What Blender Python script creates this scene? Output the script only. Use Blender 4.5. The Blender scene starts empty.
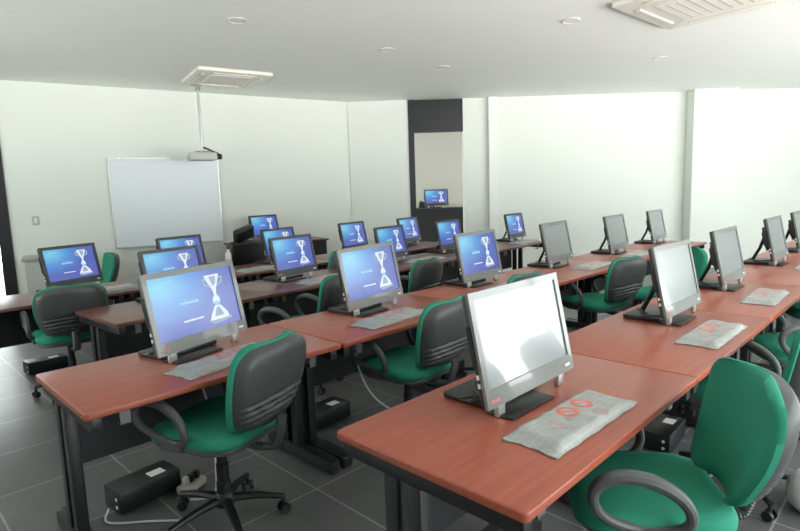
import bpy, bmesh, math, random
from mathutils import Vector, Matrix
PI = math.pi
random.seed(7)
SC = bpy.context.scene
COL = SC.collection

# ------------------------------------------------------------------ materials
def new_mat(name):
    m = bpy.data.materials.new(name); m.use_nodes = True
    nt = m.node_tree; b = nt.nodes['Principled BSDF']
    return m, nt, b
def mat(name, col, rough=.5, metal=0., spec=.5, noise=0., nscale=30., bump=0., bscale=200., coat=0.):
    m, nt, b = new_mat(name)
    b.inputs['Roughness'].default_value = rough
    b.inputs['Metallic'].default_value = metal
    b.inputs['Specular IOR Level'].default_value = spec
    b.inputs['Coat Weight'].default_value = coat
    tc = nt.nodes.new('ShaderNodeTexCoord')
    n = nt.nodes.new('ShaderNodeTexNoise'); n.inputs['Scale'].default_value = nscale
    n.inputs['Detail'].default_value = 4
    nt.links.new(tc.outputs['Object'], n.inputs['Vector'])
    mx = nt.nodes.new('ShaderNodeMix'); mx.data_type = 'RGBA'
    mx.inputs['A'].default_value = (*[c*(1-noise) for c in col], 1)
    mx.inputs['B'].default_value = (*[min(1, c*(1+noise)) for c in col], 1)
    nt.links.new(n.outputs['Fac'], mx.inputs['Factor'])
    nt.links.new(mx.outputs['Result'], b.inputs['Base Color'])
    if bump:
        n2 = nt.nodes.new('ShaderNodeTexNoise'); n2.inputs['Scale'].default_value = bscale
        nt.links.new(tc.outputs['Object'], n2.inputs['Vector'])
        bp = nt.nodes.new('ShaderNodeBump'); bp.inputs['Strength'].default_value = bump
        bp.inputs['Distance'].default_value = .002
        nt.links.new(n2.outputs['Fac'], bp.inputs['Height'])
        nt.links.new(bp.outputs['Normal'], b.inputs['Normal'])
    return m
def emit_mat(name, col, strength, rough=.25, base=(.02, .02, .025)):
    m, nt, b = new_mat(name)
    b.inputs['Base Color'].default_value = (*base, 1)
    b.inputs['Roughness'].default_value = rough
    b.inputs['Emission Color'].default_value = (*col, 1)
    b.inputs['Emission Strength'].default_value = strength
    return m

M = {}
M['wall'] = mat('wall_paint', (.76, .79, .735), .75, noise=.015, nscale=2, bump=.05)
M['ceiling'] = mat('ceiling_paint', (.89, .91, .88), .8, noise=.012, nscale=1.5)
M['white_trim'] = mat('white_trim', (.82, .83, .80), .5)
M['black_frame'] = mat('black_frame', (.012, .013, .014), .4)
M['desk_metal'] = mat('black_steel', (.014, .014, .0155), .42, noise=.1, nscale=60)
M['panel'] = mat('black_panel', (.016, .017, .019), .5)
M['bracket'] = mat('grey_bracket', (.16, .16, .155), .4, .3)
M['bezel'] = mat('grey_bezel', (.17, .175, .168), .3, spec=.6, coat=.5)
M['bezel_dark'] = mat('dark_grey_bezel', (.05, .055, .058), .32, spec=.55)
M['housing'] = mat('dark_housing', (.035, .038, .038), .45)
M['black_plastic'] = mat('black_plastic', (.011, .012, .0125), .4)
M['grey_plastic'] = mat('grey_plastic', (.30, .30, .29), .45)
M['shell'] = mat('grey_shell', (.062, .067, .067), .42, bump=.15, bscale=500)
M['arm'] = mat('grey_armrest', (.075, .078, .08), .42)
M['green'] = mat('green_fabric', (.030, .255, .165), .85, noise=.16, nscale=260, bump=.5, bscale=900, spec=.25)
M['white_label'] = mat('white_label', (.85, .85, .83), .5)
M['red_mark'] = mat('red_mark', (.75, .18, .16), .4)
M['white_plastic'] = mat('white_plastic', (.80, .80, .78), .35)
M['cream'] = mat('cream_plastic', (.55, .53, .46), .45)
M['white_cable'] = mat('white_cable', (.62, .65, .66), .4)
M['blue_cable'] = mat('pale_blue_cable', (.42, .52, .62), .4)
M['whiteboard'] = mat('whiteboard_surface', (.70, .745, .77), .3)
M['alu'] = mat('aluminium', (.55, .56, .55), .35, .6)
M['projector'] = mat('projector_shell', (.5, .52, .5), .4)
M['ac'] = mat('ac_panel', (.80, .765, .70), .45)
M['dark_slot'] = mat('dark_slot', (.50, .49, .45), .6)
M['grey_paint'] = mat('grey_painted_board', (.48, .48, .45), .55)
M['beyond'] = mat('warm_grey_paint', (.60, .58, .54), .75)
M['orange'] = mat('orange_cap', (.75, .22, .06), .5)
M['silver'] = mat('chrome', (.6, .6, .6), .2, 1.)

# wood-look laminate: fine grain along x
def wood(name, c0, c1):
    m, nt, b = new_mat(name)
    tc = nt.nodes.new('ShaderNodeTexCoord'); mp = nt.nodes.new('ShaderNodeMapping')
    mp.inputs['Scale'].default_value = (1.6, 26, 26)
    nt.links.new(tc.outputs['Object'], mp.inputs['Vector'])
    n = nt.nodes.new('ShaderNodeTexNoise'); n.inputs['Scale'].default_value = 2.2
    n.inputs['Detail'].default_value = 6; n.inputs['Roughness'].default_value = .6
    nt.links.new(mp.outputs['Vector'], n.inputs['Vector'])
    r = nt.nodes.new('ShaderNodeValToRGB')
    r.color_ramp.elements[0].position = .3; r.color_ramp.elements[0].color = (*c0, 1)
    r.color_ramp.elements[1].position = .72; r.color_ramp.elements[1].color = (*c1, 1)
    nt.links.new(n.outputs['Fac'], r.inputs['Fac'])
    nt.links.new(r.outputs['Color'], b.inputs['Base Color'])
    b.inputs['Roughness'].default_value = .31
    b.inputs['Specular IOR Level'].default_value = .5
    return m
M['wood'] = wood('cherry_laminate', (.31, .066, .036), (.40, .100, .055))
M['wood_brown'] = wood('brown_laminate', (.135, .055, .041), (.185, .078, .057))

# square floor tiles with pale grout
def tiles():
    m, nt, b = new_mat('grey_floor_tile')
    tc = nt.nodes.new('ShaderNodeTexCoord'); mp = nt.nodes.new('ShaderNodeMapping')
    mp.inputs['Location'].default_value = (.20, .14, 0)
    nt.links.new(tc.outputs['Object'], mp.inputs['Vector'])
    br = nt.nodes.new('ShaderNodeTexBrick')
    br.offset = 0; br.offset_frequency = 1; br.squash = 1
    br.inputs['Scale'].default_value = 1
    br.inputs['Brick Width'].default_value = .6; br.inputs['Row Height'].default_value = .6
    br.inputs['Mortar Size'].default_value = .0045; br.inputs['Mortar Smooth'].default_value = .1
    br.inputs['Color1'].default_value = (.106, .110, .107, 1)
    br.inputs['Color2'].default_value = (.124, .128, .123, 1)
    br.inputs['Mortar'].default_value = (.30, .30, .28, 1)
    nt.links.new(mp.outputs['Vector'], br.inputs['Vector'])
    n = nt.nodes.new('ShaderNodeTexNoise'); n.inputs['Scale'].default_value = 5; n.inputs['Detail'].default_value = 5
    nt.links.new(tc.outputs['Object'], n.inputs['Vector'])
    mx = nt.nodes.new('ShaderNodeMix'); mx.data_type = 'RGBA'; mx.blend_type = 'OVERLAY'
    mx.inputs['Factor'].default_value = .3
    nt.links.new(br.outputs['Color'], mx.inputs['A']); nt.links.new(n.outputs['Color'], mx.inputs['B'])
    hs = nt.nodes.new('ShaderNodeHueSaturation'); hs.inputs['Saturation'].default_value = .25
    nt.links.new(mx.outputs['Result'], hs.inputs['Color'])
    nt.links.new(hs.outputs['Color'], b.inputs['Base Color'])
    b.inputs['Roughness'].default_value = .36
    return m
M['tile'] = tiles()

# clear plastic bag: pale wrinkled film with red printed rings
def bag():
    m, nt, b = new_mat('clear_bag_film')
    tc = nt.nodes.new('ShaderNodeTexCoord')
    sep = nt.nodes.new('ShaderNodeSeparateXYZ'); nt.links.new(tc.outputs['Object'], sep.inputs[0])
    def math_(op, a, bb=None):
        k = nt.nodes.new('ShaderNodeMath'); k.operation = op
        for i, v in enumerate((a, bb)):
            if v is None: continue
            if isinstance(v, (int, float)): k.inputs[i].default_value = v
            else: nt.links.new(v, k.inputs[i])
        return k.outputs[0]
    def ring(cx, cy, ro, ri, sx=1.0):
        dx = math_('MULTIPLY', math_('SUBTRACT', sep.outputs[0], cx), sx)
        dy = math_('SUBTRACT', sep.outputs[1], cy)
        d = math_('SQRT', math_('ADD', math_('MULTIPLY', dx, dx), math_('MULTIPLY', dy, dy)))
        a = math_('MULTIPLY', math_('LESS_THAN', d, ro), math_('GREATER_THAN', d, ri))
        bar = math_('MULTIPLY', math_('LESS_THAN', math_('ABSOLUTE', math_('ADD', dx, dy)), .008), math_('LESS_THAN', d, ro))
        return math_('MAXIMUM', a, bar)
    f = math_('MAXIMUM', ring(.0, .028, .040, .024), ring(.098, .028, .040, .024))
    g = math_('MAXIMUM', ring(-.12, .0, .032, .018), ring(.075, -.055, .026, .016))
    n = nt.nodes.new('ShaderNodeTexNoise'); n.inputs['Scale'].default_value = 28; n.inputs['Detail'].default_value = 5
    nt.links.new(tc.outputs['Object'], n.inputs['Vector'])
    # key grid of the keyboard showing through
    br = nt.nodes.new('ShaderNodeTexBrick'); br.inputs['Scale'].default_value = 1
    br.inputs['Brick Width'].default_value = .024; br.inputs['Row Height'].default_value = .022
    br.inputs['Mortar Size'].default_value = .003
    br.inputs['Color1'].default_value = (.22, .235, .225, 1); br.inputs['Color2'].default_value = (.27, .285, .27, 1)
    br.inputs['Mortar'].default_value = (.33, .34, .325, 1)
    nt.links.new(tc.outputs['Object'], br.inputs['Vector'])
    mx = nt.nodes.new('ShaderNodeMix'); mx.data_type = 'RGBA'
    nt.links.new(n.outputs['Fac'], mx.inputs['Factor'])
    nt.links.new(br.outputs['Color'], mx.inputs['A']); mx.inputs['B'].default_value = (.44, .46, .44, 1)
    m1 = nt.nodes.new('ShaderNodeMix'); m1.data_type = 'RGBA'
    nt.links.new(math_('MULTIPLY', g, .3), m1.inputs['Factor'])
    nt.links.new(mx.outputs['Result'], m1.inputs['A']); m1.inputs['B'].default_value = (.55, .12, .12, 1)
    m2 = nt.nodes.new('ShaderNodeMix'); m2.data_type = 'RGBA'
    nt.links.new(math_('MULTIPLY', f, .8), m2.inputs['Factor'])
    nt.links.new(m1.outputs['Result'], m2.inputs['A']); m2.inputs['B'].default_value = (.75, .09, .05, 1)
    nt.links.new(m2.outputs['Result'], b.inputs['Base Color'])
    b.inputs['Roughness'].default_value = .3
    bp = nt.nodes.new('ShaderNodeBump'); bp.inputs['Strength'].default_value = .5; bp.inputs['Distance'].default_value = .006
    nt.links.new(n.outputs['Fac'], bp.inputs['Height']); nt.links.new(bp.outputs['Normal'], b.inputs['Normal'])
    return m
M['bag'] = bag()

# the lit desktop picture: cyan glow top left running to violet blue
def screen_blue():
    m, nt, b = new_mat('lit_blue_desktop')
    uv = nt.nodes.new('ShaderNodeUVMap')
    sep = nt.nodes.new('ShaderNodeSeparateXYZ'); nt.links.new(uv.outputs[0], sep.inputs[0])
    mp = nt.nodes.new('ShaderNodeMapping'); mp.inputs['Location'].default_value = (-.12, -.86, 0)
    nt.links.new(uv.outputs[0], mp.inputs['Vector'])
    ln = nt.nodes.new('ShaderNodeVectorMath'); ln.operation = 'LENGTH'; nt.links.new(mp.outputs[0], ln.inputs[0])
    r = nt.nodes.new('ShaderNodeValToRGB')
    e = r.color_ramp.elements
    e[0].position = 0; e[0].color = (.16, .62, .85, 1)
    e[1].position = 1; e[1].color = (.055, .075, .46, 1)
    k = e.new(.35); k.color = (.045, .26, .70, 1)
    k = e.new(.65); k.color = (.035, .10, .50, 1)
    nt.links.new(ln.outputs['Value'], r.inputs['Fac'])
    nt.links.new(r.outputs['Color'], b.inputs['Emission Color'])
    b.inputs['Emission Strength'].default_value = .85
    b.inputs['Base Color'].default_value = (.03, .035, .045, 1)
    b.inputs['Roughness'].default_value = .22
    b.inputs['Specular IOR Level'].default_value = 1.0
    return m
M['scr_blue'] = screen_blue()
M['scr_white'] = emit_mat('lit_white_pixels', (.72, .80, .88), 1.0)
M['scr_grey'] = emit_mat('lit_grey_pixels', (.30, .38, .52), 1.0)
M['scr_cyan'] = emit_mat('lit_cyan_pixels', (.25, .60, .90), 1.0)
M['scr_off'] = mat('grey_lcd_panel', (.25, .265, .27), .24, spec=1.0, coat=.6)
EMIT = [M['scr_blue'], M['scr_white'], M['scr_grey'], M['scr_cyan']]

def glass():
    m = bpy.data.materials.new('window_glass'); m.use_nodes = True; nt = m.node_tree
    nt.nodes.clear()
    o = nt.nodes.new('ShaderNodeOutputMaterial'); t = nt.nodes.new('ShaderNodeBsdfTransparent')
    g = nt.nodes.new('ShaderNodeBsdfGlossy'); g.inputs['Roughness'].default_value = .02
    x = nt.nodes.new('ShaderNodeMixShader'); x.inputs[0].default_value = .06
    nt.links.new(t.outputs[0], x.inputs[1]); nt.links.new(g.outputs[0], x.inputs[2]); nt.links.new(x.outputs[0], o.inputs[0])
    return m
M['glass'] = glass()

# ------------------------------------------------------------------ mesh helpers
class MB:
    def __init__(s): s.bm = bmesh.new(); s.mi = 0
    def _tag(s, faces):
        for f in faces: f.material_index = s.mi
    def box(s, x0, x1, y0, y1, z0, z1, mtx=None, bev=0., seg=2):
        b = bmesh.new()
        vs = [b.verts.new((x, y, z)) for x in (x0, x1) for y in (y0, y1) for z in (z0, z1)]
        for q in ((0, 1, 3, 2), (4, 6, 7, 5), (0, 4, 5, 1), (2, 3, 7, 6), (0, 2, 6, 4), (1, 5, 7, 3)):
            b.faces.new([vs[i] for i in q])
        if bev: bmesh.ops.bevel(b, geom=b.edges[:], offset=bev, segments=seg, affect='EDGES', profile=.5)
        return s.merge(b, mtx)
    def merge(s, b, mtx=None):
        bmesh.ops.recalc_face_normals(b, faces=b.faces[:])
        if mtx is not None: bmesh.ops.transform(b, matrix=mtx, verts=b.verts[:])
        mp = {v: s.bm.verts.new(v.co) for v in b.verts}
        for f in b.faces:
            nf = s.bm.faces.new([mp[v] for v in f.verts]); nf.material_index = s.mi
        b.free(); return s
    def cyl(s, p0, p1, r0, r1=None, n=16, cap=True):
        r1 = r0 if r1 is None else r1
        return s.tube([p0, p1], [r0, r1], n, cap)
    def tube(s, pts, rad, n=10, cap=True, closed=False, flat=1.0):
        pts = [Vector(p) for p in pts]; N = len(pts)
        if not hasattr(rad, '__len__'): rad = [rad]*N
        b = bmesh.new(); rings = []; up = None
        for i, p in enumerate(pts):
            if closed: t = pts[(i+1) % N]-pts[i-1]
            else: t = pts[min(i+1, N-1)]-pts[max(i-1, 0)]
            t.normalize()
            if up is None:
                up = Vector((0, 0, 1)) if abs(t.z) < .9 else Vector((1, 0, 0))
            u = up-t*up.dot(t)
            if u.length < 1e-4: u = t.orthogonal()
            u.normalize(); w = t.cross(u); up = u
            rings.append([b.verts.new(p+(u*math.cos(a)*flat+w*math.sin(a))*rad[i]) for a in [2*PI*k/n for k in range(n)]])
        for i in range(N if closed else N-1):
            A, B = rings[i], rings[(i+1) % N]
            for k in range(n): b.faces.new((A[k], A[(k+1) % n], B[(k+1) % n], B[k]))
        if cap and not closed:
            b.faces.new(rings[0][::-1]); b.faces.new(rings[-1])
        return s.merge(b)
    def lathe(s, prof, n=20, mtx=None):
        b = bmesh.new(); rings = []
        for r, z in prof:
            rings.append([b.verts.new((r*math.cos(2*PI*k/n), r*math.sin(2*PI*k/n), z)) for k in range(n)])
        for A, B in zip(rings, rings[1:]):
            for k in range(n): b.faces.new((A[k], A[(k+1) % n], B[(k+1) % n], B[k]))
        b.faces.new(rings[0][::-1]); b.faces.new(rings[-1])
        return s.merge(b, mtx)
    def prism(s, poly, z0, z1, mtx=None, bev=0.):
        b = bmesh.new()
        lo = [b.verts.new((x, y, z0)) for x, y in poly]; hi = [b.verts.new((x, y, z1)) for x, y in poly]
        n = len(poly)
        b.faces.new(lo[::-1]); b.faces.new(hi)
        for k in range(n): b.faces.new((lo[k], lo[(k+1) % n], hi[(k+1) % n], hi[k]))
        if bev:
            es = [e for e in b.edges if abs(e.verts[0].co.z-e.verts[1].co.z) < 1e-6]
            bmesh.ops.bevel(b, geom=es, offset=bev, segments=3, affect='EDGES', profile=.5)
        return s.merge(b, mtx)
    def build(s, name, m, parent=None, smooth=True, ang=35):
        me = bpy.data.meshes.new(name)
        s.bm.to_mesh(me); s.bm.free()
        for k in (m if isinstance(m, (list, tuple)) else [m]): me.materials.append(k)
        if smooth:
            me.polygons.foreach_set('use_smooth', [True]*len(me.polygons))
            me.set_sharp_from_angle(angle=math.radians(ang))
        o = bpy.data.objects.new(name, me); COL.objects.link(o)
        if parent: o.parent = parent
        return o
def rrect(w, h, r, n=5):
    out = []
    for cx, cy, a0 in ((w/2-r, h/2-r, 0), (-w/2+r, h/2-r, PI/2), (-w/2+r, -h/2+r, PI), (w/2-r, -h/2+r, 1.5*PI)):
        for k in range(n+1):
            a = a0+PI/2*k/n; out.append((cx+r*math.cos(a), cy+r*math.sin(a)))
    return out
def empty(name, loc=(0, 0, 0), rz=0):
    o = bpy.data.objects.new(name, None); COL.objects.link(o)
    o.empty_display_size = .1; o.location = loc; o.rotation_euler = (0, 0, rz); return o
def tag(o, label, cat, group=None):
    o['label'] = label; o['category'] = cat
    if group: o['group'] = group
    return o
def struct(o): o['kind'] = 'structure'; return o
def dup(src, loc, rz, parent=None):
    c = src.copy(); COL.objects.link(c)
    if parent is None:
        c.location = loc; c.rotation_euler = (0, 0, rz)
    else: c.parent = parent
    for ch in [o for o in bpy.data.objects if o.parent == src]: dup(ch, None, None, c)
    return c
R = math.radians

# ------------------------------------------------------------------ room
HZ = 3.12
ZR = .10     # windows start just above floor
W1A, W1B = Vector((1.588, 8.784)), Vector((6.46, 7.64))      # whiteboard wall
W2A, W2B = Vector((6.46, 7.64)), Vector((15.93, -1.65))     # long diagonal wall
YS, XW = -1.75, -2.4                                       # window wall, left wall
def wall_mtx(A, B):
    d = (B-A).normalized(); n = Vector((-d.y, d.x))   # x along wall, +y into the wall (away from the room)
    return Matrix(((d.x, n.x, 0, A.x), (d.y, n.y, 0, A.y), (0, 0, 1, 0), (0, 0, 0, 1)))
def rot_of(m): return math.atan2(m[1][0], m[0][0])
m1, m2 = wall_mtx(W1A, W1B), wall_mtx(W2A, W2B)
L1, L2 = (W1B-W1A).length, (W2B-W2A).length

b = MB(); b.box(-6, 18, -4, 16, -.12, 0); struct(b.build('floor', M['tile'], smooth=False))
b = MB(); b.box(-3, 17.5, -2.2, 14, HZ, HZ+.15); struct(b.build('ceiling', M['ceiling'], smooth=False))
# whiteboard wall: solid from the dark post to the corner
b = MB(); b.box(0, L1+.1, 0, .2, 0, HZ, m1); struct(b.build('wall_back', M['wall'], smooth=False))
# glazed door to the left of the wall, black frame
b = MB(); b.box(-.14, -.005, -.03, .17, 0, HZ-.001, m1); b.box(-1.15, -1.05, -.03, .17, 0, HZ-.001, m1); b.box(-1.05, -.14, -.03, .17, 2.5, HZ-.001, m1)
d1 = struct(b.build('door_1', M['black_frame'], smooth=False))
b = MB(); b.box(-1.05, -.14, .05, .07, .0, 2.5, m1); b.build('pane', M['glass'], d1, smooth=False)
b = MB(); b.box(-4.6, -1.15, 0, .2, 0, HZ, m1); struct(b.build('wall_back_left', M['wall'], smooth=False))
# diagonal wall with the doorway; its doorway spans 1.14..2.06 m along
DO0, DO1 = 1.155, 2.06
b = MB()
b.box(.04, DO0-.06, .0, .2, 0, HZ, m2); b.box(DO1, L2+.3, 0, .2, 0, HZ, m2)
struct(b.build('wall_right', M['wall'], smooth=False))
b = MB(); b.box(2.50, 2.66, -.09, -.002, 0, HZ-.001, m2); struct(b.build('trim_1', M['white_trim'], smooth=False))
b = MB(); b.box(6.02, 6.80, -.26, -.002, 0, HZ-.001, m2, bev=.012); struct(b.build('trim_2', M['wall'], smooth=False))
b = MB()
b.box(DO0-.06, DO0+.04, -.02, .2, 0, HZ-.001, m2)
b.box(DO0+.04, DO1, .02, .12, 2.56, HZ-.001, m2)
d2 = struct(b.build('door_2', M['black_frame'], smooth=False))
# the neighbouring room seen through the doorway
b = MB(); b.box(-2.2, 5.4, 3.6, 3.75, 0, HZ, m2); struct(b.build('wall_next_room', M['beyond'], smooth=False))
# left wall and window wall
def window(name, x0, x1, z0, z1, axis, pos, n):
    """frame with n bays and glass; axis 'x' = runs along x at y=pos"""
    f = MB(); g = MB()
    def bx(mb, a0, a1, d0, d1, zz0, zz1):
        if axis == 'x': mb.box(a0, a1, pos+d0, pos+d1, zz0, zz1)
        else: mb.box(pos+d0, pos+d1, a0, a1, zz0, zz1)
    w = .05
    bx(f, x0, x1, -.04, .04, z0, z0+w); bx(f, x0, x1, -.04, .04, z1-w, z1)
    for k in range(n+1):
        c = x0+(x1-x0)*k/n
        c = min(max(c, x0+w/2), x1-w/2)
        bx(f, c-w/2, c+w/2, -.035, .035, z0+w, z1-w)
    fo = struct(f.build(name, M['black_frame'], smooth=False))
    bx(g, x0+w, x1-w, -.004, .004, z0+w, z1-w)
    g.build('pane', M['glass'], fo, smooth=False)
    return fo
WX0, WX1, WZ0, WZ1 = .6, 11.0, .12, 2.75
b = MB()
b.box(XW, WX0, YS-.2, YS, 0, HZ); b.box(WX1, 17, YS-.2, YS, 0, HZ)
b.box(WX0, WX1, YS-.2, YS, 0, WZ0); b.box(WX0, WX1, YS-.2, YS, WZ1, HZ)
struct(b.build('wall_window_side', M['wall'], smooth=False))
window('window_1', WX0, WX1, WZ0, WZ1, 'x', YS-.1, 7)
LW0, LW1, LZ0, LZ1 = 3.4, 7.4, 1.0, 2.6
b = MB()
b.box(XW-.2, XW, YS-.2, LW0, 0, HZ); b.box(XW-.2, XW, LW1, 10.2, 0, HZ)
b.box(XW-.2, XW, LW0, LW1, 0, LZ0); b.box(XW-.2, XW, LW0, LW1, LZ1, HZ)
struct(b.build('wall_left', M['wall'], smooth=False))
window('fill_window', LW0, LW1, LZ0, LZ1, 'y', XW-.1, 3)  # unseen window, added to even out the light on the left side

# ------------------------------------------------------------------ desks
TOP = .74
def make_desk(L, D=.74, top='wood'):
    t = empty('computer_desk')
    b = MB(); b.prism(rrect(L-.004, D, .018, 3), TOP-.028, TOP, bev=.005)
    b.build('tabletop', M[top], t)
    for sx in (-1, 1):
        x = sx*(L/2-.045)
        b = MB()
        b.box(x-.022, x+.022, -D/2+.02, D/2-.02, TOP-.085, TOP-.029, bev=.004)        # top bracket
        b.box(x-.025, x+.025, -.0, .055, .05, TOP-.084, bev=.004)                     # uprights
        b.box(x-.025, x+.025, .10, .155, .05, TOP-.084, bev=.004)
        lg = b.build('leg', M['desk_metal'], t)
        f = MB()
        f.prism(rrect(.075, D-.08, .03, 5), .018, .075, Matrix.Translation((x, .0, 0)), bev=.012)
        f.build('foot_beam', M['desk_metal'], lg)
        for yy in (-.29, .29):
            g = MB(); g.cyl((x, yy, 0), (x, yy, .02), .022, .018, 12); g.build('leveling_foot', M['black_plastic'], lg)
    b = MB(); b.box(-L/2+.085, L/2-.085, .155, .173, .33, TOP-.03); b.build('modesty_panel', M['panel'], t, smooth=False)
    b = MB(); b.box(-L/2+.085, L/2-.085, .19, .23, TOP-.075, TOP-.029, bev=.004); b.build('rail', M['desk_metal'], t)
    for x in (-L/2+.16, L/2-.16):
        b = MB(); b.box(x-.02, x+.02, -D/2+.05, -D/2+.056, TOP-.10, TOP-.028); b.box(x-.02, x+.02, -D/2+.05, -D/2+.10, TOP-.10, TOP-.094)
        b.build('bracket', M['bracket'], t, smooth=False)
    return t
DSK = {}
ORD = ['first', 'second', 'third', 'fourth', 'fifth', 'sixth', 'seventh']
ROWN = {1: 'front', 2: 'second', 3: 'third', 4: 'back'}
def row(r, x0, y0, L, n, ang, D=.74):
    dx, dy = math.cos(ang), math.sin(ang); nx, ny = -dy, dx
    for k in range(n):
        c = L*(k+.5)
        loc = (x0+dx*c+nx*D/2, y0+dy*c+ny*D/2, 0)
        key = L
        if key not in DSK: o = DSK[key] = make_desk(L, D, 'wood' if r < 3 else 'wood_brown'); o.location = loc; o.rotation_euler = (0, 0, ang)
        else: o = dup(DSK[key], loc, ang)
        where = 'at the left end' if k == 0 else ('at the right end' if k == n-1 else ORD[k]+' from the left')
        tag(o, f'{"cherry" if r < 3 else "brown"}-topped desk with black steel legs, {where} of the {ROWN[r]} row', 'desk', f'desks of the {ROWN[r]} row')
row(1, 1.09, .68, 1.30, 6, 0)
row(2, .56, 2.25, 1.25, 6, 0)
A3 = R(3.6)
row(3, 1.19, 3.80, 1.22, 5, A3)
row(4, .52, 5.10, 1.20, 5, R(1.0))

# ------------------------------------------------------------------ all-in-one computers
MT = .022
def make_computer(on, dark=False):
    MW, MH = (.54, .37) if dark else (.595, .40)
    t = empty('all_in_one_computer')
    T = Matrix.Translation((0, 0, .05)) @ Matrix.Rotation(R(-12), 4, 'X')      # leans back: local z along the panel, front at y=0
    bz = M['bezel_dark'] if dark else M['bezel']
    # casing behind the bezel
    b = MB(); b.prism(rrect(MW-.006, MH-.006, .012, 4), 0, MT, T @ Matrix.Translation((0, .012+MT, MH/2)) @ Matrix.Rotation(R(90), 4, 'X'), bev=.006)
    cas = b.build('casing', M['housing'], t)
    b = MB(); b.prism(rrect(MW*.55, MH*.55, .05, 6), 0, .06, T @ Matrix.Translation((0, .012+MT+.059, MH*.52)) @ Matrix.Rotation(R(90), 4, 'X'), bev=.03)
    b.build('rear_cover', M['housing'], cas)
    # bezel ring
    mx, mt, mb_ = .027, .027, .062
    b = MB()
    for (x0, x1, z0, z1) in ((-MW/2, -MW/2+mx, 0, MH), (MW/2-mx, MW/2, 0, MH), (-MW/2+mx, MW/2-mx, MH-mt, MH), (-MW/2+mx, MW/2-mx, 0, mb_)):
        b.box(x0, x1, 0, .013, z0, z1, T)
    b.build('bezel', bz, t, smooth=False)
    # screen
    x0, x1, z0, z1 = -MW/2+mx, MW/2-mx, mb_, MH-mt
    me = bpy.data.meshes.new('screen'); bm = bmesh.new(); uvl = bm.loops.layers.uv.new('UVMap')
    def quad(pts, mi, lift):
        vs = [bm.verts.new(T @ Vector((x0+(x1-x0)*u, .006-lift, z0+(z1-z0)*v))) for u, v in pts]
        f = bm.faces.new(vs); f.material_index = mi
        for lp, (u, v) in zip(f.loops, pts): lp[uvl].uv = (u, v)
    quad([(0, 0), (1, 0), (1, 1), (0, 1)], 0, 0)
    if on:
        def poly(pts, mi, lift=.0006): quad(pts, mi, lift)
        cx = .735
        poly([(cx-.095, .90), (cx+.095, .90), (cx+.075, .80), (cx+.03, .66), (cx-.03, .66), (cx-.075, .80)][::-1], 1)
        poly([(cx-.04, .87), (cx+.05, .87), (cx+.03, .74), (cx-.005, .70)][::-1], 2, .0009)
        for sgn in (-1, 1):
            h = [(cx+sgn*.085, .86), (cx+sgn*.135, .85), (cx+sgn*.125, .74), (cx+sgn*.05, .68), (cx+sgn*.055, .72), (cx+sgn*.10, .77), (cx+sgn*.105, .82), (cx+sgn*.08, .83)]
            poly(h if sgn < 0 else h[::-1], 2)
        poly([(cx-.03, .66), (cx+.03, .66), (cx+.015, .55), (cx+.04, .50), (cx+.05, .43), (cx-.05, .43), (cx-.04, .50), (cx-.015, .55)][::-1], 1)
        poly([(cx-.05, .43), (cx+.05, .43), (cx+.025, .36), (cx-.025, .36)][::-1], 3)
        poly([(cx-.04, .36), (cx+.04, .36), (cx+.11, .22), (cx+.13, .12), (cx-.13, .12), (cx-.10, .22)][::-1], 1)
        poly([(cx-.02, .33), (cx+.02, .33), (cx+.06, .18), (cx-.06, .18)][::-1], 2, .0009)
        poly([(cx-.13, .10), (cx+.15, .14), (cx+.15, .09), (cx-.08, .055)][::-1], 2)
        for (u0, u1, v0, v1, mi) in ((.30, .52, .50, .545, 3), (.33, .50, .565, .58, 2), (.30, .54, .215, .24, 1), (.10, .26, .90, .915, 3)):
            poly([(u0, v0), (u1, v0), (u1, v1), (u0, v1)], mi)
    bm.to_mesh(me); bm.free()
    for k in (EMIT if on else [M['scr_off']]): me.materials.append(k)
    so = bpy.data.objects.new('screen', me); COL.objects.link(so); so.parent = t
    # marks and buttons on the chin
    b = MB()
    for k in range(6): b.box(-MW/2+.022+k*.0085, -MW/2+.0275+k*.0085, -.0012, .001, .018, .0265 if k % 2 else .030, T)
    b.build('red_badge', M['red_mark'], t, smooth=False)
    b = MB(); b.box(MW/2-.062, MW/2-.030, -.0012, .001, .021, .031, T); b.build('white_sticker', M['white_label'], t, smooth=False)
    # ports and drive slots on the left side
    b = MB()
    for z in (.075, .105): b.box(-MW/2-.0002, -MW/2+.006, .018, .028, z, z+.016, T)
    b.build('side_port', M['white_label'], t, smooth=False)
    b = MB(); b.box(-MW/2-.003, -MW/2+.005, .016, .032, .15, .29, T); b.build('drive_slot', M['black_plastic'], t, smooth=False)
    # stand: two front feet, rear strut, base plate
    for x in (-MW/2+.09, MW/2-.09):
        b = MB(); b.box(x-.022, x+.022, .008, .03, 0, .054, bev=.006); b.build('front_foot', M['alu'], t)
    b = MB(); b.tube([(-.03, .14, .27), (-.03, .18, .14), (-.03, .235, .03)], [.016, .014, .014], 8); b.tube([(-.13, .235, .012), (.07, .235, .012)], .010, 8)
    b.build('stand_strut', M['black_plastic'], t)
    b = MB(); b.box(-.20, .13, .07, .285, .002, .026, bev=.006); b.build('stand_base', M['black_plastic'], t)
    b = MB(); b.box(-.22, .06, -.045, .068, .002, .010, bev=.003); b.build('stand_lip', M['black_plastic'], t)
    b = MB()
    b.tube([(-.22, .05, .05), (-.27, .10, .05), (-.25, .17, .035), (-.17, .14, .034), (-.12, .20, .034), (-.05, .25, .034), (-.02, .27, .032)], .004, 6)
    b.build('cable', M['black_plastic'], t)
    return t
PROTO = {}
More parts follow.
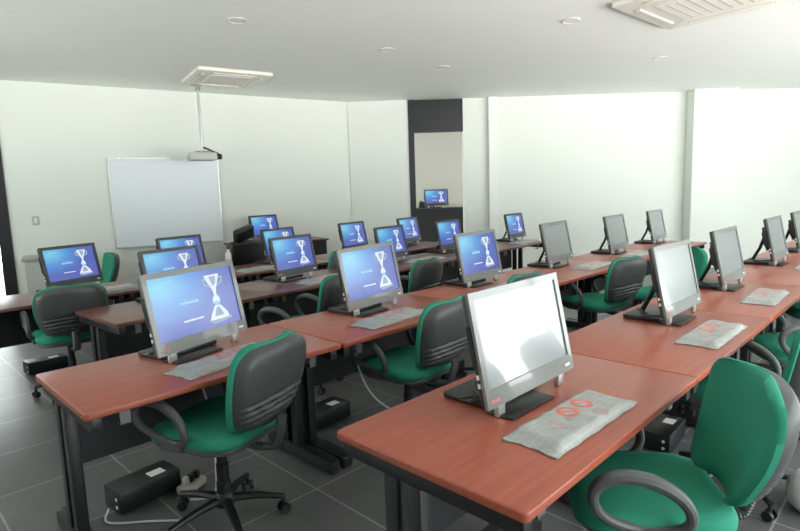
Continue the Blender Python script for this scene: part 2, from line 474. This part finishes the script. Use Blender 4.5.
def computer(kind, x, y, rz, label, group):
    if kind not in PROTO:
        o = PROTO[kind] = make_computer(kind.startswith('on'), kind.endswith('dark')); o.location = (x, y, TOP); o.rotation_euler = (0, 0, rz)
    else: o = dup(PROTO[kind], (x, y, TOP), rz)
    return tag(o, label, 'computer', group)
G = 'computers on the {} desk row'
front = [(1.758, 1.052, 0, 'large grey computer nearest the camera, white glare across its screen'),
         (3.42, 1.055, 0, 'grey computer with a fully white glaring screen, second in the front row'),
         (4.68, 1.1, 0, 'grey computer with pale greenish screen, third in the front row'),
         (6.25, 1.09, 0, 'grey computer seen edge-on, fourth in the front row by the bright wall'),
         (7.45, 1.09, 0, 'computer cut by the right picture edge, fifth in the front row')]
for x, y, a, l in front: computer('off', x, y, R(a), l, G.format('front'))
second = [('on', 1.272, 2.688, 17, 'grey computer with lit trophy picture at the left end of the second row'),
          ('on', 2.5, 2.7, 9, 'grey computer with lit trophy picture, second from the left in the second row'),
          ('on', 3.76, 2.735, 4, 'grey computer with washed out lavender trophy picture, third in the second row'),
          ('off', 5.07, 2.735, 5, 'computer with blank grey screen, fourth in the second row before the white wall'),
          ('off', 6.4, 2.7, 4, 'computer with blank grey screen, second from right in the second row'),
          ('off', 7.72, 2.72, 4, 'small-looking computer with blank grey screen at the right end of second row')]
for k, x, y, a, l in second: computer(k, x, y, R(a), l, G.format('second'))
third = [('on_dark', 1.834, 4.286, 14, 'computer half hidden behind the nearest trophy screen, first in the third row'),
         ('on_dark', 3.02, 4.36, 10, 'computer with vivid blue trophy picture, second in the third row'),
         ('on_dark', 4.41, 4.445, 10, 'blue lit computer left of a gap, third in the third row'),
         ('on_dark', 5.53, 4.515, 6, 'blue lit computer below the doorway, fourth in the third row'),
         ('on_dark', 7.22, 4.62, 6, 'dark bezelled computer at the far right end of the third row')]
for k, x, y, a, l in third: computer(k, x, y, R(a), l, G.format('third'))
back = [('on_dark', 1.463, 5.585, 22, 'blue lit computer at the left end of the back row before the whiteboard wall'),
        ('on_dark', 2.487, 5.592, 14, 'computer peeking out behind the others, second in the back row'),
        ('on_dark', 3.69, 5.61, 14, 'computer half hidden behind another, third in the back row right of black chair'),
        ('on_dark', 4.86, 5.63, 12, 'small blue computer alone against the white wall, fourth in the back row'),
        ('on_dark', 5.97, 5.65, 12, 'computer mostly hidden left of the doorway, fifth in the back row')]
for k, x, y, a, l in back: computer(k, x, y, R(a), l, G.format('back'))

# ------------------------------------------------------------------ keyboards in clear plastic bags
def make_bag():
    t = empty('bagged_keyboard')
    b = MB(); b.prism(rrect(.44, .135, .012, 3), .001, .020, bev=.005); b.build('keyboard', M['grey_plastic'], t)
    bm = bmesh.new(); nx, ny = 44, 20; w, d = .555, .195
    rnd = random.Random(3)
    bumps = [(rnd.uniform(-.3, .3), rnd.uniform(-.12, .12), rnd.uniform(.01, .035), rnd.uniform(-.004, .006)) for _ in range(70)]
    top, bot = [], []
    for i in range(nx+1):
        for j in range(ny+1):
            u, v = i/nx*2-1, j/ny*2-1
            x, y = u*w/2, v*d/2
            x += .012*v*v*(-1 if u < 0 else 1)*abs(u)+.003*math.sin(9*v+2*u)*abs(u)**3; y += .002*math.sin(14*u)*abs(v)**3
            e = min(1, max(0, (1-abs(u))/.22)); f = min(1, max(0, (1-abs(v))/.22))
            e = e*e*(3-2*e); f = f*f*(3-2*f)
            z = .003+.020*e*f+sum(h*math.exp(-((x-a)**2+(y-c)**2)/s**2) for a, c, s, h in bumps)*(.25+.75*e*f)
            top.append(bm.verts.new((x, y, max(.0025, z)+.001))); bot.append(bm.verts.new((x, y, .0006)))
    g = lambda i, j: i*(ny+1)+j
    for i in range(nx):
        for j in range(ny):
            bm.faces.new((top[g(i, j)], top[g(i+1, j)], top[g(i+1, j+1)], top[g(i, j+1)]))
            bm.faces.new((bot[g(i, j)], bot[g(i, j+1)], bot[g(i+1, j+1)], bot[g(i+1, j)]))
    for i in range(nx):
        for j in (0, ny):
            q = (top[g(i, j)], bot[g(i, j)], bot[g(i+1, j)], top[g(i+1, j)]); bm.faces.new(q if j == 0 else q[::-1])
    for j in range(ny):
        for i in (0, nx):
            q = (top[g(i, j)], top[g(i, j+1)], bot[g(i, j+1)], bot[g(i, j)]); bm.faces.new(q if i == 0 else q[::-1])
    b = MB(); b.merge(bm); b.build('plastic_bag', M['bag'], t, ang=60)
    return t
bagp = None
bags = [(1.68, .855, -1, 'front', 'in front of the nearest white-glare screen'),
        (3.13, .83, 0, 'front', 'below the second screen of the front row'),
        (4.35, .84, 2, 'front', 'below the third screen of the front row'),
        (6.15, .84, 0, 'front', 'below the fourth screen, by the right picture edge'),
        (1.26, 2.46, 12, 'second', 'below the leftmost trophy screen of the second row'),
        (2.38, 2.45, 6, 'second', 'below the second trophy screen, left of the green chair top'),
        (3.72, 2.46, 4, 'second', 'below the lavender screen, behind the nearest computer'),
        (5.18, 2.46, 3, 'second', 'below the first blank grey screen of the second row'),
        (6.30, 2.46, 3, 'second', 'below the second blank grey screen of the second row'),
        (7.25, 2.48, 3, 'second', 'below the last blank grey screen of the second row'),
        (3.12, 4.10, 8, 'third', 'below the vivid blue screen of the third row'),
        (4.70, 4.24, 8, 'third', 'right of the third screen of the third row'),
        (5.75, 4.28, 5, 'third', 'below the screen in front of the doorway'),
        (7.0, 4.38, 4, 'third', 'at the right end of the third row'),
        (1.62, 5.30, 12, 'back', 'right of the leftmost screen of the back row'),
        (3.2, 5.30, 4, 'back', 'on the back row desk before the black chair'),
        ]
for x, y, a, r, w in bags:
    if bagp is None: o = bagp = make_bag(); o.location = (x, y, TOP+.001); o.rotation_euler = (0, 0, R(a))
    else: o = dup(bagp, (x, y, TOP+.001), R(a))
    tag(o, f'bagged keyboard with red print {w}', 'keyboard', f'bagged keyboards on the {r} row')

# ------------------------------------------------------------------ task chairs
def hw(t, w0, w1, w2):
    """half width of the backrest at height share t: narrow foot, wide shoulders, rounded crown"""
    k = t/.62
    w = w0+(w1-w0)*math.sin(min(1, k)*PI/2) if t < .62 else w1+(w2-w1)*((t-.62)/.38)**2
    r0, r1 = .14, .20
    if t < r0: w *= .62+.38*math.sqrt(max(0, 1-((r0-t)/r0)**2))
    if t > 1-r1: w *= .55+.45*math.sqrt(max(0, 1-((t-1+r1)/r1)**2))
    return w
BZ, BH = .528, .395
def back_sheet(front, scale, ridges=False, nx=24, nt=56):
    """closed cushion between y = front(s,t)[0] (front) and [1] (rear)"""
    bm = bmesh.new(); F, Bk = {}, {}
    for i in range(nx+1):
        for j in range(nt+1):
            s, t = i/nx*2-1, j/nt
            w = hw(t, .180*scale, .250*scale, .215*scale)
            x = s*w; z = BZ+BH*t*scale-(scale-1)*BH/2
            lean = -.095*t-.018*math.sin(PI*t)+.02
            ed = max(abs(s), abs(2*t-1))
            fy, ry = front(s, t, ed)
            F[i, j] = bm.verts.new((x, lean+fy+.045*s*s, z)); Bk[i, j] = bm.verts.new((x, lean+ry+.045*s*s, z))
    for i in range(nx):
        for j in range(nt):
            bm.faces.new((F[i, j], F[i, j+1], F[i+1, j+1], F[i+1, j])); bm.faces.new((Bk[i, j], Bk[i+1, j], Bk[i+1, j+1], Bk[i, j+1]))
    for i in range(nx):
        bm.faces.new((F[i, 0], F[i+1, 0], Bk[i+1, 0], Bk[i, 0])); bm.faces.new((F[i, nt], Bk[i, nt], Bk[i+1, nt], F[i+1, nt]))
    for j in range(nt):
        bm.faces.new((F[0, j], Bk[0, j], Bk[0, j+1], F[0, j+1])); bm.faces.new((F[nx, j], F[nx, j+1], Bk[nx, j+1], Bk[nx, j]))
    return bm
def make_chair():
    t = empty('task_chair')
    # five-star base
    b = MB(); b.lathe([(.045, .085), (.052, .10), (.045, .135), (.034, .15)], 20)
    CAST = []
    for k in range(5):
        a = R(90+72*k); c, s = math.cos(a), math.sin(a)
        b.tube([(.03*c, .03*s, .115), (.15*c, .15*s, .107), (.275*c, .275*s, .082)], [.026, .021, .016], 8, flat=.8)
        CAST.append((.272*c, .272*s, a))
    base = b.build('star_base', M['black_plastic'], t)
    for x, y, a in CAST:
        b = MB(); ca, sa = -math.sin(a+.6), math.cos(a+.6)
        for o in (-1, 1):
            p = Vector((x+ca*.015*o, y+sa*.015*o, .026)); q = p+Vector((ca*.014*o, sa*.014*o, 0)); b.cyl(p, q, .026, .023, 14)
        b.cyl((x, y, .03), (x, y, .085), .010, .010, 8)
        b.build('castor', M['black_plastic'], base)
    b = MB(); b.lathe([(.034, .13), (.034, .20), (.029, .205), (.029, .29), (.024, .295), (.024, .39), (.016, .392), (.016, .44)], 18)
    b.build('gas_column', M['black_plastic'], t)
    b = MB(); b.box(-.08, .08, -.10, .10, .425, .455, bev=.01); b.tube([(.06, .02, .44), (.20, .03, .435), (.24, .03, .425)], .006, 6)
    b.build('seat_mechanism', M['black_plastic'], t)
    # seat
    sw, sd = .475, .49
    b = MB(); b.prism(rrect(sw-.02, sd-.02, .11, 8), .445, .47, bev=.01); b.build('seat_pan', M['arm'], t)
    bm = bmesh.new(); n = 28; P = rrect(sw, sd, .12, 8); N = len(P); rings = []
    for sc, z in ((.94, .465), (1., .477), (1.005, .495), (.985, .514), (.93, .526), (.8, .531), (.55, .529), (.25, .526)):
        rings.append([bm.verts.new((x*sc, y*sc, z-.012*max(0, (y*sc-.15)/.08)**2*(1 if y > .15 else 0))) for x, y in P])
    for A, B in zip(rings, rings[1:]):
        for k in range(N): bm.faces.new((A[k], A[(k+1) % N], B[(k+1) % N], B[k]))
    bm.faces.new(rings[0][::-1]); bm.faces.new(rings[-1])
    b = MB(); b.merge(bm); b.build('seat', M['green'], t, ang=60)
    # backrest: green cushion on a ribbed grey shell
    off = -.290
    def cush(s, t_, ed):
        e = max(0, 1-ed**6); return off+.014+.030*e**.5, off-.006
    b = MB(); b.merge(back_sheet(cush, 1.0)); bk = b.build('backrest', M['green'], t, ang=60)
    def shell(s, t_, ed):
        e = max(0, 1-ed**8)
        g = 0
        tt = t_-.055*(1-s*s)
        if .08 < tt < .40:
            g = -.0065*math.cos((tt-.08)/.32*2*PI*4)*min(1, (1-abs(s))/.12)*min(1, max(0, (tt-.08)/.03))*min(1, (.40-tt)/.03)
        return off-.004, off-.022-.034*e**.4+g
    b = MB(); b.merge(back_sheet(shell, .955, True)); b.build('back_shell', M['shell'], bk, ang=50)
    # J-bar with ribbed bellows
    pts = [(0, -.06, .435), (0, -.16, .415), (0, -.245, .412), (0, -.320, .43), (0, -.348, .50), (0, -.362, .58)]
    b = MB()
    for i in range(len(pts)-1):
        p, q = Vector(pts[i]), Vector(pts[i+1])
        for o in ((-.026, .026),):
            pass
    P2 = []; RR = []
    for i in range(len(pts)-1):
        p, q = Vector(pts[i]), Vector(pts[i+1]); m = max(2, int((q-p).length/.0055))
        for k in range(m):
            P2.append(p.lerp(q, k/m)); RR.append(.029 if (len(P2) % 2) else .0255)
    b.tube(P2, RR, 12, flat=.62); b.build('back_support', M['arm'], t)
    # closed loop armrests
    for sx in (-1, 1):
        loop = []
        for k in range(36):
            a = 2*PI*k/36
            yy = .075+.138*math.cos(a); zz = .585+.095*math.sin(a)
            yy += .02*math.sin(a); zz += .015*math.cos(a)
            xx = .275-.045*max(0, -math.sin(a))**2
            loop.append((sx*xx, yy, zz))
        b = MB(); b.tube(loop, [.0165+.006*max(0, math.sin(2*PI*k/36)) for k in range(36)], 10, closed=True)
        b.box(*sorted((sx*.15, sx*.245)), -.0, .11, .447, .459); b.box(*sorted((sx*.225, sx*.245)), -.0, .11, .459, .50)
        b.build('armrest', M['arm'], t)
    return t
chp = None
chairs = [
 (1.14, 2.36, 21, 'green task chair with grey ribbed back, nearest at the left of second row', 'second'),
 (2.35, 2.30, 4, 'green task chair seen from behind, left of the nearest computer, second row', 'second'),
 (3.45, 2.46, 0, 'task chair of which only the green top shows above the nearest computer', 'second'),
 (4.72, 2.22, -10, 'green task chair with ribbed back below the blank grey screens, second row', 'second'),
 (5.40, 1.88, 75, 'green chair back showing between the second and third front-row computers', 'second'),
 (1.825, .68, 36, 'large green task chair with loop armrest in the right foreground', 'front'),
 (3.0, .67, -10, 'task chair cut by the right picture edge, behind the foreground chair', 'front'),
 (4.10, .62, 36, 'task chair pushed under the front row, its loop armrest below the desk edge', 'front'),
 (5.42, .66, 30, 'farthest task chair at the front row, dark green by the right edge', 'front'),
 (2.52, 3.62, 25, 'dark green task chair left of the second trophy screen, third row', 'third'),
 (3.66, 3.66, 10, 'dark task chair between the trophy and lavender screens, third row', 'third'),
 (1.20, 4.97, -6, 'dark green task chair in front of the leftmost back row screen', 'back'),
 (3.80, 5.03, 14, 'dark task chair peeking out right of the vivid blue screen', 'back'),
 (1.91, 7.12, 84, 'green task chair behind the back row, beside the leftmost screen', 'rear'),
]
for x, y, a, l, r in chairs:
    if chp is None: o = chp = make_chair(); o.location = (x, y, 0); o.rotation_euler = (0, 0, R(a))
    else: o = dup(chp, (x, y, 0), R(a))
    tag(o, l, 'chair', 'green task chairs')

# ------------------------------------------------------------------ things under the desks
def make_box():
    t = empty('power_unit')
    b = MB(); b.box(-.16, .16, -.085, .085, .006, .115, bev=.006); b.build('case', M['black_plastic'], t)
    b = MB(); b.box(.02, .10, -.05, .01, .1148, .1158); b.build('label_sticker', M['white_label'], t, smooth=False)
    b = MB()
    for x in (-.12, .12):
        for y in (-.06, .06): b.cyl((x, y, 0), (x, y, .008), .012, .012, 10)
    b.build('rubber_feet', M['black_plastic'], t)
    b = MB()
    for y, z in ((-.05, .075), (-.05, .035)): b.cyl((-.159, y, z), (-.163, y, z), .009, .009, 10)
    b.build('socket', M['white_label'], t)
    return t
bxp = None
for x, y, a, l in [(.955, 2.88, 6, 'black power unit with white sticker on the floor beside the nearest left chair'),
                   (2.17, 2.92, 4, 'black power unit with white sticker under the second row, between two chairs'),
                   (3.42, 2.90, 4, 'black power unit with white sticker left of the nearest computer, second row'),
                   (1.20, 5.86, 4, 'black power unit with white sticker below the leftmost back row desk'),
                   (1.80, 1.22, 3, 'black power unit under the nearest desk, only its white sticker catching light'),
                   (3.30, 1.12, 3, 'black power unit below the front row, left of the foreground chair back')]:
    if bxp is None: o = bxp = make_box(); o.location = (x, y, 0); o.rotation_euler = (0, 0, R(a))
    else: o = dup(bxp, (x, y, 0), R(a))
    tag(o, l, 'power unit', 'black power units under the desks')

b = MB(); b.box(-.075, .075, -.04, .04, 0, .04, bev=.008)
t = b.build('outlet_strip', M['cream']); t.location = (1.16, 2.77, 0); t.rotation_euler = (0, 0, R(25))
tag(t, 'cream outlet strip with plugs on the floor behind the nearest left chair', 'power strip')
for k, x in enumerate((-.04, 0, .04)):
    b = MB(); b.box(x-.014, x+.014, -.014, .014, .0395, .085, bev=.005); b.build('plug', M['cream'] if k == 0 else M['black_plastic'], t)
def cable(name, pts, r, m, label):
    # smooth a polyline with Catmull-Rom and sweep it
    P = [Vector(p) for p in pts]; out = []
    for i in range(len(P)-1):
        a, bb, c, d = P[max(i-1, 0)], P[i], P[i+1], P[min(i+2, len(P)-1)]
        for k in range(8):
            u = k/8; out.append(.5*((2*bb)+(c-a)*u+(2*a-5*bb+4*c-d)*u*u+(3*bb-a-3*c+d)*u**3))
    out.append(P[-1])
    b = MB(); b.tube(out, r, 8); return tag(b.build(name, m), label, 'cable')
cable('power_cable', [(1.22, 2.74, .655), (1.27, 2.72, .40), (1.25, 2.66, .15), (1.20, 2.60, .006), (1.10, 2.66, .006)], .006, M['white_cable'], 'white cable hanging behind the nearest left chair down to the floor')
cable('power_cable', [(2.30, 2.72, .64), (2.34, 2.76, .40), (2.44, 2.74, .16), (2.60, 2.70, .008), (2.74, 2.66, .008)], .006, M['white_cable'], 'pale cable hanging under the second row between two power units')
cable('power_cable', [(.77, 2.84, .03), (.74, 2.76, .007), (.88, 2.62, .007), (1.0, 2.50, .007)], .005, M['white_cable'], 'thin pale cable lying on floor in front of leftmost power unit')
cable('network_cable', [(2.02, 1.02, .64), (2.10, .98, .40), (2.22, .92, .30), (2.42, .92, .20), (2.6, 1.0, .10)], .006, M['blue_cable'], 'pale blue cable below the front desk behind the foreground armrest')

# plain round stand-in for an unidentified white spot at the right edge
b = MB(); b.lathe([(.02, .0), (.058, .008), (.09, .04), (.104, .10), (.09, .16), (.058, .192), (.02, .2)], 28)
t = b.build('white_blob', M['white_plastic']); t.location = (3.0, .355, 0)
tag(t, 'round bright white blob on the floor at the right picture edge', 'ball')

# ------------------------------------------------------------------ whiteboard wall
rw1 = rot_of(m1)
def on_wall(m, along, z): v = m @ Vector((along, 0, z)); return v
s0 = (Vector((2.77, 8.506))-W1A).length; 
t = empty('whiteboard', on_wall(m1, s0+.76, .86), rw1)
b = MB(); b.box(-.75, .75, -.028, -.002, .012, 1.268); b.build('board', M['whiteboard'], t, smooth=False)
b = MB(); b.box(-.765, .765, -.036, -.002, 1.266, 1.285); b.box(-.765, .765, -.036, -.002, -.005, .014); b.box(-.765, -.749, -.036, -.002, .014, 1.266); b.box(.749, .765, -.036, -.002, .014, 1.266)
b.build('frame', M['alu'], t, smooth=False)
b = MB(); b.box(-.70, .70, -.095, -.036, -.002, .010); b.box(-.70, .70, -.099, -.095, -.002, .022); b.build('pen_tray', M['alu'], t, smooth=False)
for x in (-.62, .05, .66):
    b = MB(); b.box(x-.02, x+.02, -.042, -.036, 1.262, 1.287); b.build('clip', M['white_plastic'], t, smooth=False)
tag(t, 'white interactive board in a thin metal frame on the back wall', 'whiteboard')
b = MB(); b.box(-.04, .04, -.011, -.001, -.06, .06, bev=.004)
t = b.build('light_switch', M['cream']); t.location = on_wall(m1, .285, 1.31); t.rotation_euler = (0, 0, rw1)
b = MB(); b.box(-.014, .014, -.015, -.0105, -.03, .03); b.build('rocker', M['white_plastic'], t, smooth=False)
tag(t, 'small beige light switch on the wall left of the whiteboard', 'light switch')

# projector on a ceiling pole
t = empty('projector', (3.72, 7.54, HZ), rw1)
b = MB(); b.box(-.07, .07, -.07, .07, -.03, -.001, bev=.006); b.cyl((0, 0, -.03), (0, 0, -.10), .035, .03); b.build('ceiling_mount', M['grey_plastic'], t)
b = MB(); b.cyl((0, 0, -.03), (0, 0, -.93), .020, .020, 14); b.build('pole', M['alu'], t)
b = MB(); b.box(-.19, .17, -.13, .13, -1.06, -.95, bev=.02); pb = b.build('projector_body', M['projector'], t)
b = MB(); b.cyl((.18, -.02, -1.005), (.245, -.06, -1.005), .045, .035, 16); b.box(.10, .20, -.10, .05, -1.05, -.965, bev=.01); b.build('lens', M['black_plastic'], pb)
b = MB(); b.tube([(.012, -.02, -.88), (.06, -.05, -.90), (.12, -.06, -.935), (.19, -.05, -.96), (.22, -.03, -.98)], .013, 8); b.build('cable', M['black_plastic'], t)
b = MB(); b.box(-.09, .09, -.05, .05, -.955, -.925, bev=.005); b.build('bracket', M['grey_plastic'], t)
tag(t, 'grey projector hanging on a long pole from the ceiling before the whiteboard', 'projector')

# ceiling cassettes
def cassette(loc, rz, s, label):
    t = empty('air_conditioner', loc, rz)
    b = MB(); b.prism(rrect(s, s, .03, 4), -.045, -.001, bev=.012); b.build('panel', M['ac'], t)
    b = MB(); b.prism(rrect(s*.56, s*.56, .03, 4), -.052, -.044); g = b.build('intake_grille', M['ac'], t)
    b = MB()
    for k in range(7):
        y = -s*.21+s*.07*k; b.box(-s*.24, s*.24, y-.008, y+.008, -.0535, -.0515)
    b.build('slots', M['dark_slot'], g, smooth=False)
    for k in range(4):
        m = Matrix.Rotation(PI/2*k, 4, 'Z')
        b = MB(); b.box(-s*.30, s*.30, s*.375, s*.425, -.0465, -.0445, m); v = b.build('outlet_slot', M['dark_slot'], t, smooth=False)
        b = MB(); b.box(-s*.29, s*.29, s*.378, s*.410, -.056, -.047, m); b.build('louver', M['ac'], v, smooth=False)
    return tag(t, label, 'air conditioner')
cassette((3.83, 6.93, HZ), R(-12), .95, 'ceiling air conditioner panel above the projector, far left of the ceiling')
cassette((5.55, 1.60, HZ), R(-4), 1.2, 'large ceiling air conditioner panel at the top right of the picture')
for x, y, l in [(2.746, 4.70, 'recessed round ceiling light at the top left, nearer than the projector'),
                (4.55, 4.61, 'recessed round ceiling light in the middle of the ceiling'),
                (5.19, 2.72, 'recessed round ceiling light left of the large air conditioner panel'),
                (7.62, 2.76, 'recessed round ceiling light above the pilaster on the right wall'),
                (5.75, 4.80, 'recessed round ceiling light above the doorway')]:
    t = empty('ceiling_light', (x, y, HZ))
    b = MB(); b.lathe([(.085, -.001), (.09, -.007), (.075, -.011), (.07, -.004)], 28); b.build('trim_ring', M['ac'], t)
    b = MB(); b.cyl((0, 0, -.004), (0, 0, -.008), .069, .069, 24); b.build('diffuser', M['white_plastic'], t)
    tag(t, l, 'ceiling light', 'recessed ceiling lights')

# ------------------------------------------------------------------ far corner: grey desk, black chair, extra computers
t = empty('side_cabinet', (1.86, 7.9, 0), rw1)
b = MB(); b.box(-.32, .32, -.28, .28, .04, .86); b.build('cabinet_body', M['grey_paint'], t, smooth=False)
b = MB(); b.box(-.35, .35, -.31, .31, .861, .89, bev=.006); b.build('cabinet_top', M['grey_plastic'], t)
b = MB(); b.box(-.29, .29, -.25, .25, 0, .04); b.build('plinth', M['black_plastic'], t, smooth=False)
tag(t, 'pale grey cabinet against the back wall, left of the leftmost screen', 'cabinet')

t = empty('teacher_desk', (4.85, 7.55, 0), rw1)
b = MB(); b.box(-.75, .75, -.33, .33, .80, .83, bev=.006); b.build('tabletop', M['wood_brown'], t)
b = MB(); b.box(-.72, .72, -.30, -.28, .12, .799); b.build('front_panel', M['panel'], t, smooth=False)
for x in (-.70, .70):
    b = MB(); b.box(x-.015, x+.015, -.28, .30, 0, .799); b.build('side_panel', M['panel'], t, smooth=False)
tag(t, 'dark teacher desk before the back wall, behind the black chair', 'desk')
o = dup(PROTO['on_dark'], (4.69, 7.56, .831), R(8))
tag(o, 'small blue lit computer at the top of the far group, beside the black chair', 'computer')

def make_black_chair():
    t = empty('black_armchair')
    b = MB(); b.box(-.27, .27, -.26, .26, .36, .50, bev=.05, seg=4); b.build('seat', M['black_plastic'], t)
    b = MB(); b.box(-.26, .26, -.05, .05, 0, .42, Matrix.Translation((0, -.27, .48)) @ Matrix.Rotation(R(8), 4, 'X'), bev=.04, seg=4); b.build('backrest', M['black_plastic'], t)
    b = MB(); b.box(-.14, .14, -.045, .045, 0, .16, Matrix.Translation((-.04, -.33, .90)) @ Matrix.Rotation(R(16), 4, 'X') @ Matrix.Rotation(R(-14), 4, 'Y'), bev=.03, seg=3); b.build('headrest', M['black_plastic'], t)
    for s in (-1, 1):
        b = MB(); b.box(s*.30-.035, s*.30+.035, -.22, .20, .36, .66, bev=.03, seg=3); b.build('armrest', M['black_plastic'], t)
    b = MB(); b.cyl((0, 0, .08), (0, 0, .38), .03); b.build('column', M['black_plastic'], t)
    b = MB()
    for k in range(5):
        a = 2*PI*k/5; b.tube([(0, 0, .10), (.28*math.cos(a), .28*math.sin(a), .05)], [.03, .018], 8); b.cyl((.28*math.cos(a), .28*math.sin(a), 0), (.28*math.cos(a), .28*math.sin(a), .05), .025)
    b.build('star_base', M['black_plastic'], t)
    return t
t = make_black_chair(); t.location = (3.50, 6.70, 0); t.scale = (1.12, 1.12, 1.1); t.rotation_euler = (0, 0, R(20))
tag(t, 'black padded armchair with headrest, in front of the white wall', 'chair')
t = empty('drink_bottle', (3.03, 5.72, TOP+.001))
b = MB(); b.lathe([(.030, .036), (.034, .042), (.034, .15), (.030, .17), (.018, .185), (.018, .21), (.012, .212)], 18); b.build('bottle_body', M['white_plastic'], t)
b = MB(); b.lathe([(.030, 0), (.0345, .004), (.0345, .034), (.030, .036)], 18); b.build('orange_base', M['orange'], t)
tag(t, 'white bottle with an orange base on back row desk beside the black chair', 'bottle')

# next room: black bench with a lit computer and chair backs
rz2 = rot_of(m2)
t = empty('black_counter', (9.42, 8.14, 0), rz2)
b = MB(); b.box(-1.35, 1.35, -.30, .30, 1.10, 1.15, bev=.005); b.build('countertop', M['panel'], t)
b = MB(); b.box(-1.33, 1.33, -.28, -.25, 0, 1.099); b.build('front_panel', M['panel'], t, smooth=False)
for x in (-1.32, 1.32):
    b = MB(); b.box(x-.015, x+.015, -.249, .27, 0, 1.099); b.build('side_panel', M['panel'], t, smooth=False)
tag(t, 'black counter seen through the doorway in the next room', 'counter')
o = dup(PROTO['on_dark'], (9.40, 8.12, 1.152), rz2+R(6))
tag(o, 'small blue computer in the next room, seen through the doorway', 'computer')
o = make_black_chair(); o.location = (9.72, 8.72, .0); o.rotation_euler = (0, 0, rz2+R(190)); o.scale = (1.1, 1.1, 1.2)
tag(o, 'dark chair behind the black counter in the next room, seen through the doorway', 'chair')

# ------------------------------------------------------------------ light
def portal(name, loc, rot, sx, sy):
    l = bpy.data.lights.new(name, 'AREA'); l.shape = 'RECTANGLE'; l.size = sx; l.size_y = sy
    l.cycles.is_portal = True
    o = bpy.data.objects.new(name, l); COL.objects.link(o); o.location = loc; o.rotation_euler = rot
    return o
portal('window_daylight', ((WX0+WX1)/2, YS-.18, (WZ0+WZ1)/2), (R(90), 0, R(0)), WX1-WX0, WZ1-WZ0)
portal('window_daylight', (XW-.18, (LW0+LW1)/2, (LZ0+LZ1)/2), (R(90), 0, R(-90)), LW1-LW0, LZ1-LZ0)  # portal of the added left window
for a, sx, loc in (('next_room_fill', 1.0, m2 @ Vector((2.6, 1.3, HZ-.03))),):  # unseen fill light, added to brighten the room beyond the doorway
    l = bpy.data.lights.new(a, 'AREA'); l.size = sx; l.energy = 9; o = bpy.data.objects.new(a, l); COL.objects.link(o); o.location = loc

w = bpy.data.worlds.new('daylight'); SC.world = w; w.use_nodes = True; nt = w.node_tree
bg = nt.nodes['Background']; tc = nt.nodes.new('ShaderNodeTexCoord'); sep = nt.nodes.new('ShaderNodeSeparateXYZ')
nt.links.new(tc.outputs['Generated'], sep.inputs[0])
rp = nt.nodes.new('ShaderNodeValToRGB'); mr = nt.nodes.new('ShaderNodeMapRange')
mr.inputs['From Min'].default_value = -1; mr.inputs['From Max'].default_value = 1
nt.links.new(sep.outputs['Z'], mr.inputs['Value']); nt.links.new(mr.outputs['Result'], rp.inputs['Fac'])
e = rp.color_ramp.elements
e[0].position = .36; e[0].color = (1.0, 1.0, .96, 1)
e[1].position = .52; e[1].color = (.33, .36, .36, 1)
nt.links.new(rp.outputs['Color'], bg.inputs['Color']); bg.inputs['Strength'].default_value = 17.8

# ------------------------------------------------------------------ camera
f, pitch, roll, head = 553.3, .132, -.033, .782
Rr = Vector((math.sin(head), -math.cos(head), 0)); F = Vector((math.cos(head), math.sin(head), 0)); Z = Vector((0, 0, 1))
fc = F*math.cos(pitch)-Z*math.sin(pitch); U = F*math.sin(pitch)+Z*math.cos(pitch)
R2 = Rr*math.cos(roll)+U*math.sin(roll); U2 = -Rr*math.sin(roll)+U*math.cos(roll)
cd = bpy.data.cameras.new('camera'); cam = bpy.data.objects.new('camera', cd); COL.objects.link(cam)
cd.sensor_width = 36; cd.lens = 36*f/800; cd.clip_start = .02
cam.matrix_world = Matrix(((R2.x, U2.x, -fc.x, 0), (R2.y, U2.y, -fc.y, 0), (R2.z, U2.z, -fc.z, 1.53), (0, 0, 0, 1)))
SC.camera = cam
vs = SC.view_settings; vs.view_transform = 'Standard'; vs.look = 'None'; vs.gamma = 1; vs.exposure = 0
vs.use_curve_mapping = False
SC.cycles.max_bounces = 10; SC.cycles.diffuse_bounces = 6; SC.cycles.use_denoising = True
SC.cycles.sample_clamp_indirect = 8
